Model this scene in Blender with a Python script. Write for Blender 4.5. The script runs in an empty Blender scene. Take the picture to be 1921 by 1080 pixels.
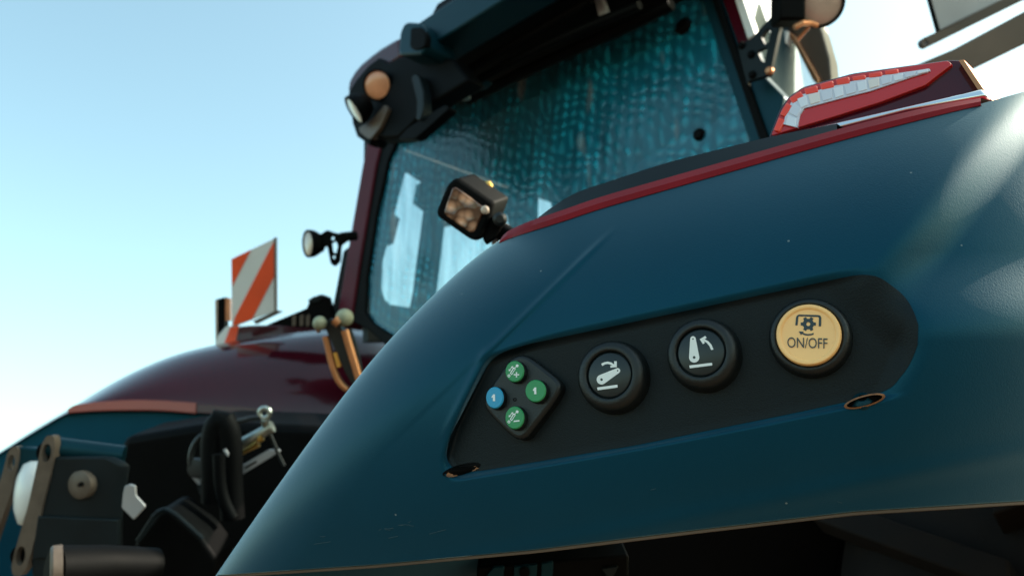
import bpy, bmesh, math, random
import numpy as np
from mathutils import Vector, Matrix
from mathutils.geometry import tessellate_polygon
random.seed(4)
S = bpy.context.scene
R = math.radians
# ------------------------------------------------------------------ camera
FPX = 1600.0                      # focal length in photograph pixels (1921 wide)
HEAD, PITCH, ROLL = R(45), R(17), R(2)
C = Vector((1.6, -1.45, 1.15))
fwd = Vector((-math.sin(HEAD)*math.cos(PITCH), math.cos(HEAD)*math.cos(PITCH), math.sin(PITCH)))
r0 = Vector((math.cos(HEAD), math.sin(HEAD), 0)); u0 = r0.cross(fwd)
rgt = r0*math.cos(ROLL) - u0*math.sin(ROLL)
upv = u0*math.cos(ROLL) + r0*math.sin(ROLL)
cd = bpy.data.cameras.new('camera'); cam = bpy.data.objects.new('camera', cd)
S.collection.objects.link(cam); S.camera = cam
m = Matrix((rgt, upv, -fwd)).transposed().to_4x4(); m.translation = C
cam.matrix_world = m
cd.sensor_width = 36; cd.lens = FPX/1921*36; cd.clip_start = 0.02; cd.clip_end = 5000
cd.dof.use_dof = True; cd.dof.focus_distance = 0.60; cd.dof.aperture_fstop = 9
# ------------------------------------------------------------------ light
SUN_AZ, SUN_EL = R(35), R(33)     # azimuth from +Y towards +X
w = bpy.data.worlds.new('World'); S.world = w; w.use_nodes = True
nt = w.node_tree; bg = nt.nodes['Background']
sky = nt.nodes.new('ShaderNodeTexSky'); sky.sky_type = 'NISHITA'; sky.sun_disc = False
sky.sun_elevation = SUN_EL; sky.sun_rotation = SUN_AZ
sky.air_density = 1.0; sky.dust_density = 2.0; sky.ozone_density = 1.0
tint = nt.nodes.new('ShaderNodeMix'); tint.data_type = 'RGBA'; tint.blend_type = 'MULTIPLY'; tint.inputs[0].default_value = 1
tint.inputs[7].default_value = (.95, 1.05, .81, 1)                   # the photograph's cyan white balance
nt.links.new(sky.outputs[0], tint.inputs[6]); nt.links.new(tint.outputs[2], bg.inputs[0]); bg.inputs[1].default_value = 0.14
sd = bpy.data.lights.new('sun', 'SUN'); sd.energy = 3.0; sd.angle = R(0.5); sd.color = (1, .9, .76)
so = bpy.data.objects.new('sun', sd); S.collection.objects.link(so)
sundir = Vector((math.sin(SUN_AZ)*math.cos(SUN_EL), math.cos(SUN_AZ)*math.cos(SUN_EL), math.sin(SUN_EL)))
so.rotation_euler = sundir.to_track_quat('Z', 'Y').to_euler(); so.location = (0, 0, 8)
S.view_settings.view_transform = 'Standard'; S.view_settings.look = 'None'
S.view_settings.exposure = 1.55; S.view_settings.gamma = 1
# ------------------------------------------------------------------ materials
def mat(name, col, rough=.5, metal=0, spec=.5, bump=0, bscale=200, vary=0, vscale=8, coat=0, tint=None, sheen=0, speck=None):
    m = bpy.data.materials.new(name); m.use_nodes = True
    n = m.node_tree; b = n.nodes['Principled BSDF']
    b.inputs['Base Color'].default_value = (*col, 1)
    b.inputs['Roughness'].default_value = rough; b.inputs['Metallic'].default_value = metal
    b.inputs['Specular IOR Level'].default_value = spec
    b.inputs['Coat Weight'].default_value = coat; b.inputs['Coat Roughness'].default_value = .04
    b.inputs['Sheen Weight'].default_value = sheen; b.inputs['Sheen Roughness'].default_value = .38; b.inputs['Sheen Tint'].default_value = (.55, .86, 1, 1)
    if tint: b.inputs['Specular Tint'].default_value = (*tint, 1)
    tc = n.nodes.new('ShaderNodeTexCoord')
    if vary:
        ns = n.nodes.new('ShaderNodeTexNoise'); ns.inputs['Scale'].default_value = vscale; ns.inputs['Detail'].default_value = 6
        n.links.new(tc.outputs['Object'], ns.inputs['Vector'])
        mr = n.nodes.new('ShaderNodeMapRange'); mr.inputs[1].default_value = .3; mr.inputs[2].default_value = .7
        mr.inputs[3].default_value = 1-vary; mr.inputs[4].default_value = 1+vary
        n.links.new(ns.outputs['Fac'], mr.inputs[0])
        mx = n.nodes.new('ShaderNodeMix'); mx.data_type = 'RGBA'; mx.blend_type = 'MULTIPLY'; mx.inputs[0].default_value = 1
        mx.inputs[6].default_value = (*col, 1)
        n.links.new(mr.outputs[0], mx.inputs[7]); n.links.new(mx.outputs[2], b.inputs['Base Color'])
        rr = n.nodes.new('ShaderNodeMapRange'); rr.inputs[3].default_value = max(0, rough-vary*.25); rr.inputs[4].default_value = min(1, rough+vary*.25)
        n.links.new(ns.outputs['Fac'], rr.inputs[0]); n.links.new(rr.outputs[0], b.inputs['Roughness'])
        if speck:                                   # dust specks and fine scratches
            vo = n.nodes.new('ShaderNodeTexVoronoi'); vo.inputs['Scale'].default_value = 55
            n.links.new(tc.outputs['Object'], vo.inputs['Vector'])
            lt = n.nodes.new('ShaderNodeMath'); lt.operation = 'LESS_THAN'; lt.inputs[1].default_value = .045
            n.links.new(vo.outputs['Distance'], lt.inputs[0])
            sx = n.nodes.new('ShaderNodeSeparateColor'); n.links.new(vo.outputs['Color'], sx.inputs[0])
            gt = n.nodes.new('ShaderNodeMath'); gt.operation = 'GREATER_THAN'; gt.inputs[1].default_value = .86
            n.links.new(sx.outputs[0], gt.inputs[0])
            mu = n.nodes.new('ShaderNodeMath'); mu.operation = 'MULTIPLY'
            n.links.new(lt.outputs[0], mu.inputs[0]); n.links.new(gt.outputs[0], mu.inputs[1])
            m2 = n.nodes.new('ShaderNodeMix'); m2.data_type = 'RGBA'; m2.inputs[7].default_value = (*speck, 1)
            n.links.new(mu.outputs[0], m2.inputs[0]); n.links.new(mx.outputs[2], m2.inputs[6])
            n.links.new(m2.outputs[2], b.inputs['Base Color'])
    if bump:
        nb = n.nodes.new('ShaderNodeTexNoise'); nb.inputs['Scale'].default_value = bscale; nb.inputs['Detail'].default_value = 3
        n.links.new(tc.outputs['Object'], nb.inputs['Vector'])
        bp = n.nodes.new('ShaderNodeBump'); bp.inputs['Strength'].default_value = bump; bp.inputs['Distance'].default_value = .001
        n.links.new(nb.outputs['Fac'], bp.inputs['Height']); n.links.new(bp.outputs[0], b.inputs['Normal'])
    return m
M = dict(
    fender=mat('blue_black_plastic', (.0007, .032, .060), .38, spec=.26, sheen=.85, tint=(.25, .8, 1), bump=.13, bscale=900, vary=.12, vscale=5, speck=(.14, .17, .18)),
    maroon=mat('maroon_paint', (.05, .003, .008), .18, spec=.25, coat=.35, vary=.1),
    redtrim=mat('red_trim', (.19, .006, .010), .45, spec=.12, vary=.1, vscale=20),
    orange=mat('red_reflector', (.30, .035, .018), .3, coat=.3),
    black=mat('black_plastic', (.0018, .002, .0022), .6, spec=.07, vary=.25, vscale=12),
    rubber=mat('black_rubber', (.004, .006, .0065), .42, spec=.4, bump=.3, bscale=700, vary=.2, vscale=30),
    gloss=mat('glossy_black_cap', (.006, .011, .013), .3, spec=.4, vary=.12, vscale=40),
    dgrey=mat('dark_grey_paint', (.0055, .0105, .013), .5, spec=.2, vary=.2, vscale=15),
    teal=mat('teal_grey_paint', (.0015, .020, .029), .42, spec=.3, tint=(.4, .8, 1), vary=.15, vscale=6),
    steel=mat('bare_steel', (.12, .092, .072), .5, metal=.2, spec=.3, vary=.25, vscale=25, bump=.3, bscale=120),
    zinc=mat('zinc_steel', (.42, .44, .40), .42, metal=1, vary=.2, vscale=40),
    warmlit=mat('warm_lit_steel', (.52, .22, .10), .4, metal=.8, vary=.2, vscale=30),  # warm reflected light put into the colour of hook and frame edges
    brass=mat('brass', (.75, .45, .12), .3, metal=1),
    chrome=mat('chrome', (.85, .85, .86), .1, metal=1),
    white=mat('white_print', (.78, .78, .76), .55),
    offw=mat('white_sheeting', (.72, .70, .66), .45, vary=.06),
    ored=mat('orange_red_sheeting', (.88, .075, .008), .5, vary=.06),
    yellow=mat('yellow_plastic', (1.0, .56, .215), .42, vary=.04, vscale=30),
    ink=mat('dark_print', (.012, .03, .04), .5),
    green=mat('green_key', (.018, .235, .075), .45),
    blue=mat('blue_key', (.012, .27, .47), .45),
    lens=mat('warm_lit_lens', (.70, .27, .125), .25, coat=.5, vary=.12, vscale=30),  # warm ground reflection put into the lens colour
    lens2=mat('pale_lens', (.50, .38, .30), .25, coat=.5, vary=.1, vscale=40),
    lens3=mat('silver_lens', (.75, .72, .68), .2, coat=.5),
    redlens=mat('red_lens', (.50, .009, .006), .12, coat=.7),
    redcell=mat('red_cell', (.85, .045, .012), .2, coat=.5),
    led=mat('led_cell', (.72, .72, .78), .2, coat=.6),
    ledwarm=mat('led_cell_warm', (.74, .66, .62), .2, coat=.6),
    leddim=mat('led_cell_dim', (.62, .62, .70), .2, coat=.6),
    scuff=mat('pale_scuff', (.022, .055, .07), .7),
    knob=mat('dull_cast_knob', (.30, .30, .20), .6, metal=.2, vary=.3, vscale=60),
    panel=mat('recess_shade_tone', (.0018, .0062, .0088), .5, spec=.2, bump=.3, bscale=900, vary=.2, vscale=14),
    pillar=mat('maroon_pillar_paint', (.085, .006, .016), .5, spec=.15, vary=.1),
    lilac=mat('lilac_light_guide', (.60, .60, .68), .25, coat=.5),
    earth=mat('bare_wood_wear', (.22, .085, .03), .6, bump=.5, bscale=300, vary=.4, vscale=200),
    galv=mat('galvanised_sheet', (.38, .37, .38), .45, metal=.3, vary=.1),
    brown=mat('brown_steel', (.10, .07, .05), .5, vary=.2),
    palegrey=mat('pale_grey_paint', (.72, .70, .67), .35, vary=.06),
    ground=mat('dry_field', (.105, .072, .045), .95, vary=.35, vscale=.6),
    tyre=mat('tyre_rubber', (.009, .0055, .0035), .85, spec=.2, bump=.4, bscale=150, vary=.3, vscale=20),
)
def refl_lens(name, cola, colb, scale):
    m = mat(name, cola, .16, coat=.6); n = m.node_tree; b = n.nodes['Principled BSDF']
    tc = n.nodes.new('ShaderNodeTexCoord'); v = n.nodes.new('ShaderNodeTexVoronoi'); v.inputs['Scale'].default_value = scale
    n.links.new(tc.outputs['Object'], v.inputs['Vector'])
    r = n.nodes.new('ShaderNodeValToRGB'); r.color_ramp.elements[0].color = (*colb, 1); r.color_ramp.elements[1].color = (*cola, 1)
    r.color_ramp.elements[0].position = .15; r.color_ramp.elements[1].position = .6
    n.links.new(v.outputs['Distance'], r.inputs[0]); n.links.new(r.outputs[0], b.inputs['Base Color'])
    bp = n.nodes.new('ShaderNodeBump'); bp.inputs['Strength'].default_value = .8; bp.inputs['Distance'].default_value = .004
    n.links.new(v.outputs['Distance'], bp.inputs['Height']); n.links.new(bp.outputs[0], b.inputs['Normal'])
    return m
M['faceted'] = refl_lens('faceted_lens', (.10, .04, .02), (.72, .36, .21), 72)
def glass_mat():
    m = bpy.data.materials.new('dusty_tinted_glass'); m.use_nodes = True
    n = m.node_tree; n.nodes.clear(); N = n.nodes.new; L = n.links.new
    out = N('ShaderNodeOutputMaterial'); tc = N('ShaderNodeTexCoord')
    wn = N('ShaderNodeTexNoise'); wn.inputs['Scale'].default_value = 7; wn.inputs['Detail'].default_value = 3
    L(tc.outputs['Object'], wn.inputs['Vector'])
    def wave(vec, amp):
        d = N('ShaderNodeVectorMath'); d.operation = 'DOT_PRODUCT'; d.inputs[1].default_value = vec; L(tc.outputs['Object'], d.inputs[0])
        q = N('ShaderNodeMath'); q.operation = 'MULTIPLY_ADD'; q.inputs[1].default_value = amp; L(wn.outputs['Fac'], q.inputs[0]); L(d.outputs['Value'], q.inputs[2])
        c = N('ShaderNodeMath'); c.operation = 'COSINE'; L(q.outputs[0], c.inputs[0]); return c
    wa, wb = wave((150, 0, 66), 14), wave((-34, 0, 104), 15)
    pr = N('ShaderNodeMath'); pr.operation = 'MULTIPLY'; L(wa.outputs[0], pr.inputs[0]); L(wb.outputs[0], pr.inputs[1])
    rp = N('ShaderNodeMapRange'); rp.interpolation_type = 'SMOOTHSTEP'; rp.inputs[1].default_value = -.25; rp.inputs[2].default_value = .95
    L(pr.outputs[0], rp.inputs[0])
    ns = N('ShaderNodeTexNoise'); ns.inputs['Scale'].default_value = 5; ns.inputs['Detail'].default_value = 5
    L(tc.outputs['Object'], ns.inputs['Vector'])
    mk = N('ShaderNodeMath'); mk.operation = 'MULTIPLY'; nr_ = N('ShaderNodeMapRange'); nr_.inputs[1].default_value = .36; nr_.inputs[2].default_value = .66; nr_.inputs[3].default_value = .12; L(ns.outputs['Fac'], nr_.inputs[0]); L(rp.outputs[0], mk.inputs[0]); L(nr_.outputs[0], mk.inputs[1])
    cr = N('ShaderNodeMix'); cr.data_type = 'RGBA'; cr.inputs[6].default_value = (.001, .19, .29, 1); cr.inputs[7].default_value = (.03, .66, .90, 1)
    L(mk.outputs[0], cr.inputs[0])
    sm = N('ShaderNodeTexNoise'); sm.inputs['Scale'].default_value = 9; sm.inputs['Detail'].default_value = 1
    m3 = N('ShaderNodeMapping'); m3.inputs['Rotation'].default_value = (0, R(20), 0); m3.inputs['Scale'].default_value = (1.3, 1, .45); L(tc.outputs['Object'], m3.inputs[0]); L(m3.outputs[0], sm.inputs['Vector'])
    sr = N('ShaderNodeMapRange'); sr.inputs[1].default_value = .66; sr.inputs[2].default_value = .74; L(sm.outputs['Fac'], sr.inputs[0])
    c2 = N('ShaderNodeMix'); c2.data_type = 'RGBA'; c2.inputs[7].default_value = (.34, .40, .42, 1); L(sr.outputs[0], c2.inputs[0]); L(cr.outputs[2], c2.inputs[6])  # bright reflection streaks put into the pane's diffuse colour
    df = N('ShaderNodeBsdfDiffuse'); L(c2.outputs[2], df.inputs[0])
    tr = N('ShaderNodeBsdfTransparent'); tr.inputs[0].default_value = (.90, .98, .98, 1)
    st = N('ShaderNodeTexNoise'); st.inputs['Scale'].default_value = 30; st.inputs['Detail'].default_value = 4
    m2 = N('ShaderNodeMapping'); m2.inputs['Scale'].default_value = (1, 1, .15); L(tc.outputs['Object'], m2.inputs[0]); L(m2.outputs[0], st.inputs['Vector'])
    fr = N('ShaderNodeMapRange'); fr.inputs[1].default_value = .35; fr.inputs[2].default_value = .65; fr.inputs[3].default_value = .27; fr.inputs[4].default_value = .54
    L(st.outputs['Fac'], fr.inputs[0])
    ge = N('ShaderNodeNewGeometry'); fb = N('ShaderNodeMath'); fb.operation = 'SUBTRACT'; fb.inputs[0].default_value = 1; L(ge.outputs['Backfacing'], fb.inputs[1])
    f1 = N('ShaderNodeMath'); f1.operation = 'MULTIPLY'; L(fr.outputs[0], f1.inputs[0]); L(fb.outputs[0], f1.inputs[1])
    a = N('ShaderNodeMixShader'); L(f1.outputs[0], a.inputs[0]); L(tr.outputs[0], a.inputs[1]); L(df.outputs[0], a.inputs[2])
    gl = N('ShaderNodeBsdfGlossy'); gl.inputs['Roughness'].default_value = .22; gl.inputs[0].default_value = (.8, .9, .92, 1)
    bp = N('ShaderNodeBump'); bp.inputs['Strength'].default_value = .28; bp.inputs['Distance'].default_value = .003
    L(rp.outputs[0], bp.inputs['Height']); L(bp.outputs[0], gl.inputs['Normal'])
    fz = N('ShaderNodeFresnel'); fz.inputs[0].default_value = 1.5
    f2 = N('ShaderNodeMath'); f2.operation = 'MULTIPLY'; L(fz.outputs[0], f2.inputs[0]); L(fb.outputs[0], f2.inputs[1])
    b = N('ShaderNodeMixShader'); L(f2.outputs[0], b.inputs[0]); L(a.outputs[0], b.inputs[1]); L(gl.outputs[0], b.inputs[2])
    L(b.outputs[0], out.inputs[0])
    return m
M['glass'] = glass_mat()
def clear_mat():
    m = bpy.data.materials.new('clear_glass'); m.use_nodes = True
    n = m.node_tree; n.nodes.clear(); N = n.nodes.new; L = n.links.new
    out = N('ShaderNodeOutputMaterial'); tr = N('ShaderNodeBsdfTransparent'); tr.inputs[0].default_value = (.94, .97, .97, 1)
    gl = N('ShaderNodeBsdfGlossy'); gl.inputs['Roughness'].default_value = .03
    df = N('ShaderNodeBsdfTranslucent'); df.inputs[0].default_value = (.6, .55, .5, 1)
    a = N('ShaderNodeMixShader'); a.inputs[0].default_value = .15; L(tr.outputs[0], a.inputs[1]); L(df.outputs[0], a.inputs[2])
    b = N('ShaderNodeMixShader'); b.inputs[0].default_value = .08; L(a.outputs[0], b.inputs[1]); L(gl.outputs[0], b.inputs[2])
    L(b.outputs[0], out.inputs[0]); return m
M['clear'] = clear_mat()
# ------------------------------------------------------------------ geometry helpers
def ray(x, y): return fwd + rgt*((x-960.5)/FPX) + upv*((540-y)/FPX)
def at(x, y, d): return C + ray(x, y)*d                       # d = distance along the view axis, metres
def on(x, y, pl):
    p0, n = pl; d = ray(x, y); return C + d*((p0-C).dot(n)/d.dot(n))
def px(p):
    v = Vector(p)-C; k_ = v.dot(fwd); return (960.5+v.dot(rgt)/k_*FPX, 540-v.dot(upv)/k_*FPX)
def Yp(y): return (Vector((0, y, 0)), Vector((0, -1, 0)))
def Xp(x): return (Vector((x, 0, 0)), Vector((1, 0, 0)))
def Dp(d): return (C+fwd*d, -fwd)
ROOT = bpy.data.objects.new('tractor', None); S.collection.objects.link(ROOT)
ROOT['label'] = 'maroon farm tractor with dark blue rear fender carrying four control buttons'
ROOT['category'] = 'tractor'
WPOS = {ROOT.name: Vector((0, 0, 0))}
def obj(name, verts, faces, mats, parent=ROOT, label=None, smooth=True, midx=None, kind=None, angle=35):
    me = bpy.data.meshes.new(name)
    vs = [Vector(v) for v in verts]
    c = sum(vs, Vector())/len(vs)
    me.from_pydata([tuple(v-c) for v in vs], [], [tuple(f) for f in faces])
    for k in (mats if isinstance(mats, (list, tuple)) else [mats]): me.materials.append(M[k])
    if midx:
        for p, i in zip(me.polygons, midx): p.material_index = i
    bm = bmesh.new(); bm.from_mesh(me); bmesh.ops.recalc_face_normals(bm, faces=bm.faces[:]); bm.to_mesh(me); bm.free()
    if smooth: me.shade_smooth(); me.set_sharp_from_angle(angle=R(angle))
    o = bpy.data.objects.new(name, me); S.collection.objects.link(o)
    if parent: o.parent = parent; o.location = c - WPOS[parent.name]
    else: o.location = c
    WPOS[o.name] = c
    if label: o['label'] = label
    if kind: o['kind'] = kind
    return o
def chaikin(p, k=2):
    p = [tuple(q) for q in p]
    for _ in range(k):
        q = []
        for i in range(len(p)):
            a, b = p[i], p[(i+1) % len(p)]
            q += [(.75*a[0]+.25*b[0], .75*a[1]+.25*b[1]), (.25*a[0]+.75*b[0], .25*a[1]+.75*b[1])]
        p = q
    return p
def rnd(p, r=4, k=3):                                            # round polygon corners by r pixels
    out = []; n = len(p)
    for i in range(n):
        a, b, c = Vector(p[i-1]), Vector(p[i]), Vector(p[(i+1) % n])
        d1, d2 = (a-b), (c-b); t = min(r, d1.length*.45, d2.length*.45)
        s, e = b+d1.normalized()*t, b+d2.normalized()*t
        for j in range(k+1):
            f = j/k; out.append(tuple(s*(1-f)**2 + b*2*f*(1-f) + e*f*f))
    return out
def circ(cx, cy, rx, ry=None, n=28): ry = ry or rx; return [(cx+rx*math.cos(2*math.pi*i/n), cy+ry*math.sin(2*math.pi*i/n)) for i in range(n)]
class Mesh:
    def __init__(s): s.v = []; s.f = []; s.m = []
    def add(s, v, f, m=0):
        b = len(s.v); s.v += [Vector(q) for q in v]; s.f += [tuple(i+b for i in q) for q in f]; s.m += [m]*len(f)
    def prism(s, loops3, vec, m=0):
        vec = Vector(vec); tri = tessellate_polygon([[Vector(q) for q in l] for l in loops3])
        flat = [Vector(q) for l in loops3 for q in l]; n = len(flat)
        if len(loops3) == 1: f = [tuple(range(n)), tuple(reversed(range(n, 2*n)))]
        else: f = [tuple(t) for t in tri] + [tuple(reversed([i+n for i in t])) for t in tri]
        b = 0
        for l in loops3:
            k = len(l)
            for i in range(k): f.append((b+i, b+(i+1) % k, b+(i+1) % k+n, b+i+n))
            b += k
        s.add(flat+[q+vec for q in flat], f, m)
    def flat(s, loops3, m=0):
        tri = tessellate_polygon([[Vector(q) for q in l] for l in loops3])
        s.add([q for l in loops3 for q in l], tri, m)
    def tube(s, pts, r, n=10, m=0, cap=True):
        pts = [Vector(p) for p in pts]; k = len(pts); rr = r if isinstance(r, (list, tuple)) else [r]*k
        t0 = (pts[1]-pts[0]).normalized(); nrm = t0.orthogonal().normalized(); vs = []
        for i, p in enumerate(pts):
            t = ((pts[min(i+1, k-1)]-p).normalized() if i < k-1 else Vector()) + ((p-pts[i-1]).normalized() if i else Vector())
            t.normalize(); nrm = (nrm - t*nrm.dot(t)).normalized(); bn = t.cross(nrm)
            vs += [p+(nrm*math.cos(2*math.pi*j/n)+bn*math.sin(2*math.pi*j/n))*rr[i] for j in range(n)]
        f = [(i*n+j, i*n+(j+1) % n, (i+1)*n+(j+1) % n, (i+1)*n+j) for i in range(k-1) for j in range(n)]
        if cap: f += [tuple(range(n)), tuple(reversed(range((k-1)*n, k*n)))]
        s.add(vs, f, m)
    def lathe(s, c, ax, prof, n=40, m=0, ex=None, capb=True):       # prof = (radius, height[, material])
        c = Vector(c); ax = Vector(ax).normalized(); a = ax.orthogonal().normalized(); b = ax.cross(a)
        vs = []; f = []
        for q in prof: vs += [c+ax*q[1]+(a*math.cos(2*math.pi*j/n)+b*math.sin(2*math.pi*j/n))*q[0] for j in range(n)]
        base = len(s.v)
        for i in range(len(prof)-1):
            mi = prof[i][2] if len(prof[i]) > 2 else m
            for j in range(n):
                s.f.append(tuple(base+q for q in (i*n+j, i*n+(j+1) % n, (i+1)*n+(j+1) % n, (i+1)*n+j))); s.m.append(mi)
        s.v += vs
        s.f.append(tuple(base+(len(prof)-1)*n+j for j in range(n))); s.m.append(prof[-1][2] if len(prof[-1]) > 2 else m)
        if capb: s.f.append(tuple(base+j for j in range(n))); s.m.append(m)
    def box(s, c, ax, ay, az, m=0):
        c = Vector(c); v = [c+ax*i+ay*j+az*k for i in (-1, 1) for j in (-1, 1) for k in (-1, 1)]
        s.add(v, [(0, 1, 3, 2), (4, 6, 7, 5), (0, 4, 5, 1), (2, 3, 7, 6), (0, 2, 6, 4), (1, 5, 7, 3)], m)
    def make(s, name, mats, parent=ROOT, label=None, bevel=0, seg=2, kind=None, angle=35, smooth=True):
        o = obj(name, s.v, s.f, mats, parent, label, smooth, s.m, kind, angle)
        if bevel:
            md = o.modifiers.new('bevel', 'BEVEL'); md.width = bevel; md.segments = seg; md.limit_method = 'ANGLE'; md.angle_limit = R(40)
            md.harden_normals = False
        return o
def plate(name, loops, pl, depth, mats, parent=ROOT, label=None, bevel=.003, vec=(0, 1, 0), m=0):
    if isinstance(loops[0][0], (int, float)): loops = [loops]
    k = Mesh(); k.prism([[on(x, y, pl) for x, y in l] for l in loops], Vector(vec).normalized()*depth)
    return k.make(name, mats, parent, label, bevel)
def camvec(x, y, z): return (rgt*x + upv*y - fwd*z).normalized()     # z towards the viewer
def interp(pts, xs):
    pts = np.array(pts, float); return np.interp(xs, pts[:, 0], pts[:, 1])
def resample(pts, n):
    p = np.array(pts, float); d = np.r_[0, np.cumsum(np.hypot(*np.diff(p, axis=0).T))]; t = np.linspace(0, d[-1], n)
    return np.c_[np.interp(t, d, p[:, 0]), np.interp(t, d, p[:, 1])]
def smoothline(pts, k=3):                                          # open polyline corner cutting
    p = [tuple(q) for q in pts]
    for _ in range(k):
        q = [p[0]]
        for a, b in zip(p[:-1], p[1:]): q += [(.75*a[0]+.25*b[0], .75*a[1]+.25*b[1]), (.25*a[0]+.75*b[0], .25*a[1]+.75*b[1])]
        p = q+[p[-1]]
    return p
# ------------------------------------------------------------------ ground
g = Mesh(); g.add([(-3000, -3000, 0), (3000, -3000, 0), (3000, 3000, 0), (-3000, 3000, 0)], [(0, 1, 2, 3)])
go = g.make('ground', 'ground', None, kind='structure')
# ------------------------------------------------------------------ near rear fender
FN = Vector((.35, -.936, 0.0)).normalized()
F0 = at(1250, 680, .60)
MPX = .60/FPX                                                      # metres per photograph pixel there
def ss(a, b, x): t = np.clip((x-a)/(b-a), 0, 1); return t*t*(3-2*t)
LEFT = smoothline([(330, 1190), (405, 1078), (500, 940), (600, 800), (700, 670), (790, 575), (870, 500), (925, 458), (952, 442)], 2)
BOT = [(330, 1190), (405, 1078), (700, 1058), (1000, 1030), (1300, 993), (1600, 958), (1921, 938), (2300, 920)]
TOP = [(952, 442), (985, 434), (1050, 415), (1120, 391), (1200, 368), (1440, 300), (1600, 255), (1760, 214), (1840, 195), (1921, 172), (2100, 150), (2300, 150)]
LA = np.array(LEFT)
def dist_poly(px, py, P):
    d = np.full(px.shape, 1e9)
    for (x0, y0), (x1, y1) in zip(P[:-1], P[1:]):
        vx, vy = x1-x0, y1-y0; t = np.clip(((px-x0)*vx+(py-y0)*vy)/(vx*vx+vy*vy+1e-9), 0, 1)
        d = np.minimum(d, np.hypot(px-x0-t*vx, py-y0-t*vy))
    return d
def hp(px, py, a, b):                                              # distance to the right-hand side of the directed line a -> b
    vx, vy = b[0]-a[0], b[1]-a[1]; l = math.hypot(vx, vy)
    return ((px-a[0])*(-vy)+(py-a[1])*vx)/l
REC = [((836, 820), (912, 664), 15), ((912, 664), (990, 632), 22), ((990, 632), (1640, 490), 26), ((1645, 486), (1775, 606), 115),
       ((1775, 606), (1712, 748), 75), ((1712, 744), (1200, 848), 14), ((1200, 848), (842, 906), 14), ((842, 905), (822, 870), 30), ((822, 870), (836, 820), 20)]
def W(px, py, rec=True):
    px = np.asarray(px, float); py = np.asarray(py, float)
    q = (680-.2*(px-1250)) - py
    z = np.clip(q+40, 0, None); w = -(z/385)**1.75*z/2.75*1.05
    zb = np.clip(50-q, 0, None); w -= .5*.0019*zb**2
    w += 5*np.exp(-((q+300)/22)**2) * ss(400, 800, px)             # faint pressed rib near the lower edge
    de = dist_poly(px, py, LEFT); Rr = 120.; t = np.clip(1-de/Rr, 0, 1)
    w -= 95*(1-np.sqrt(np.clip(1-t*t, 0, 1)))
    e = np.clip(px-1640, 0, None); w -= .00105*e**2
    # fold running up from the pocket's corner
    s = hp(px, py, (910, 664), (1150, 430)); along = np.clip((py-420)/(664-420), 0, 1)*(py < 900)
    w += 2*along*(1-ss(-9, 3, s))*ss(0, 60, along*244)*(1-ss(640, 900, py))
    w += 4.2*np.exp(-(s/5.5)**2)*ss(0, .25, along)*(1-ss(655, 690, py))
    sa = hp(px, py, (836, 820), (912, 664)); w += 3.2*np.exp(-((sa+5)/6.5)**2)*ss(640, 672, py)*(1-ss(770, 835, py))*(np.abs(sa) < 40)
    s2 = hp(px, py, (1640, 500), (1800, 290)); w += -50*ss(-8, 105, s2)*(1-ss(470, 640, py))
    if rec:
        k = np.ones(px.shape)
        for a, b, sf in REC: k = k*ss(0, sf, hp(px, py, a, b))
        # pocket floor: flat and upright
        w = w*(1-k) + k*(-36+.10*np.clip(q, -130, 110))
    return w*MPX
def FP(x, y, wv=None, rec=True):
    if wv is None: wv = float(W(np.array([x]), np.array([y]), rec)[0])
    d = ray(x, y); return C + d*(((F0+FN*wv)-C).dot(FN)/d.dot(FN))
def FPA(P, off=0, rec=True):
    P = np.asarray(P, float); wv = W(P[:, 0], P[:, 1], rec)+off
    D_ = np.array(fwd)+(P[:, 0:1]-960.5)/FPX*np.array(rgt)+(540-P[:, 1:2])/FPX*np.array(upv)
    t_ = (np.array(F0-C)@np.array(FN)+wv)/(D_@np.array(FN)); return [Vector(v) for v in np.array(C)+D_*t_[:, None]]
def fgrid():
    ns, ntt = 560, 360
    b = resample(BOT, 4000); t = resample(TOP, 4000); l = resample(LEFT, 4000)
    sv = np.linspace(0, 1, ns)**1.15; tv = np.linspace(0, 1, ntt)
    bx, tx = b[(sv*3999).astype(int)], t[(sv*3999).astype(int)]
    lf = l[(tv*3999).astype(int)]; rt = np.c_[np.full(ntt, 2300.), b[-1, 1]+(t[-1, 1]-b[-1, 1])*tv]
    Sg, Tg = np.meshgrid(sv, tv)
    G = np.empty((ntt, ns, 2))
    for c in (0, 1):
        G[..., c] = (1-Tg)*bx[None, :, c]+Tg*tx[None, :, c]+(1-Sg)*lf[:, c][:, None]+Sg*rt[:, c][:, None] \
            - ((1-Sg)*(1-Tg)*b[0, c]+Sg*(1-Tg)*b[-1, c]+(1-Sg)*Tg*t[0, c]+Sg*Tg*t[-1, c])
    return G
G = fgrid(); ntt, ns = G.shape[:2]
Wg = W(G[..., 0], G[..., 1])
fv, rt_, up_ = np.array(fwd), np.array(rgt), np.array(upv)
D = fv + (G[..., 0:1]-960.5)/FPX*rt_ + (540-G[..., 1:2])/FPX*up_
FNn = np.array(FN); num = (np.array(F0-C)@FNn)+Wg; den = D@FNn
P3 = np.array(C)+D*(num/den)[..., None]
me = Mesh()
verts = P3.reshape(-1, 3).tolist()
faces = [(j*ns+i, j*ns+i+1, (j+1)*ns+i+1, (j+1)*ns+i) for j in range(ntt-1) for i in range(ns-1)]
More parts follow.
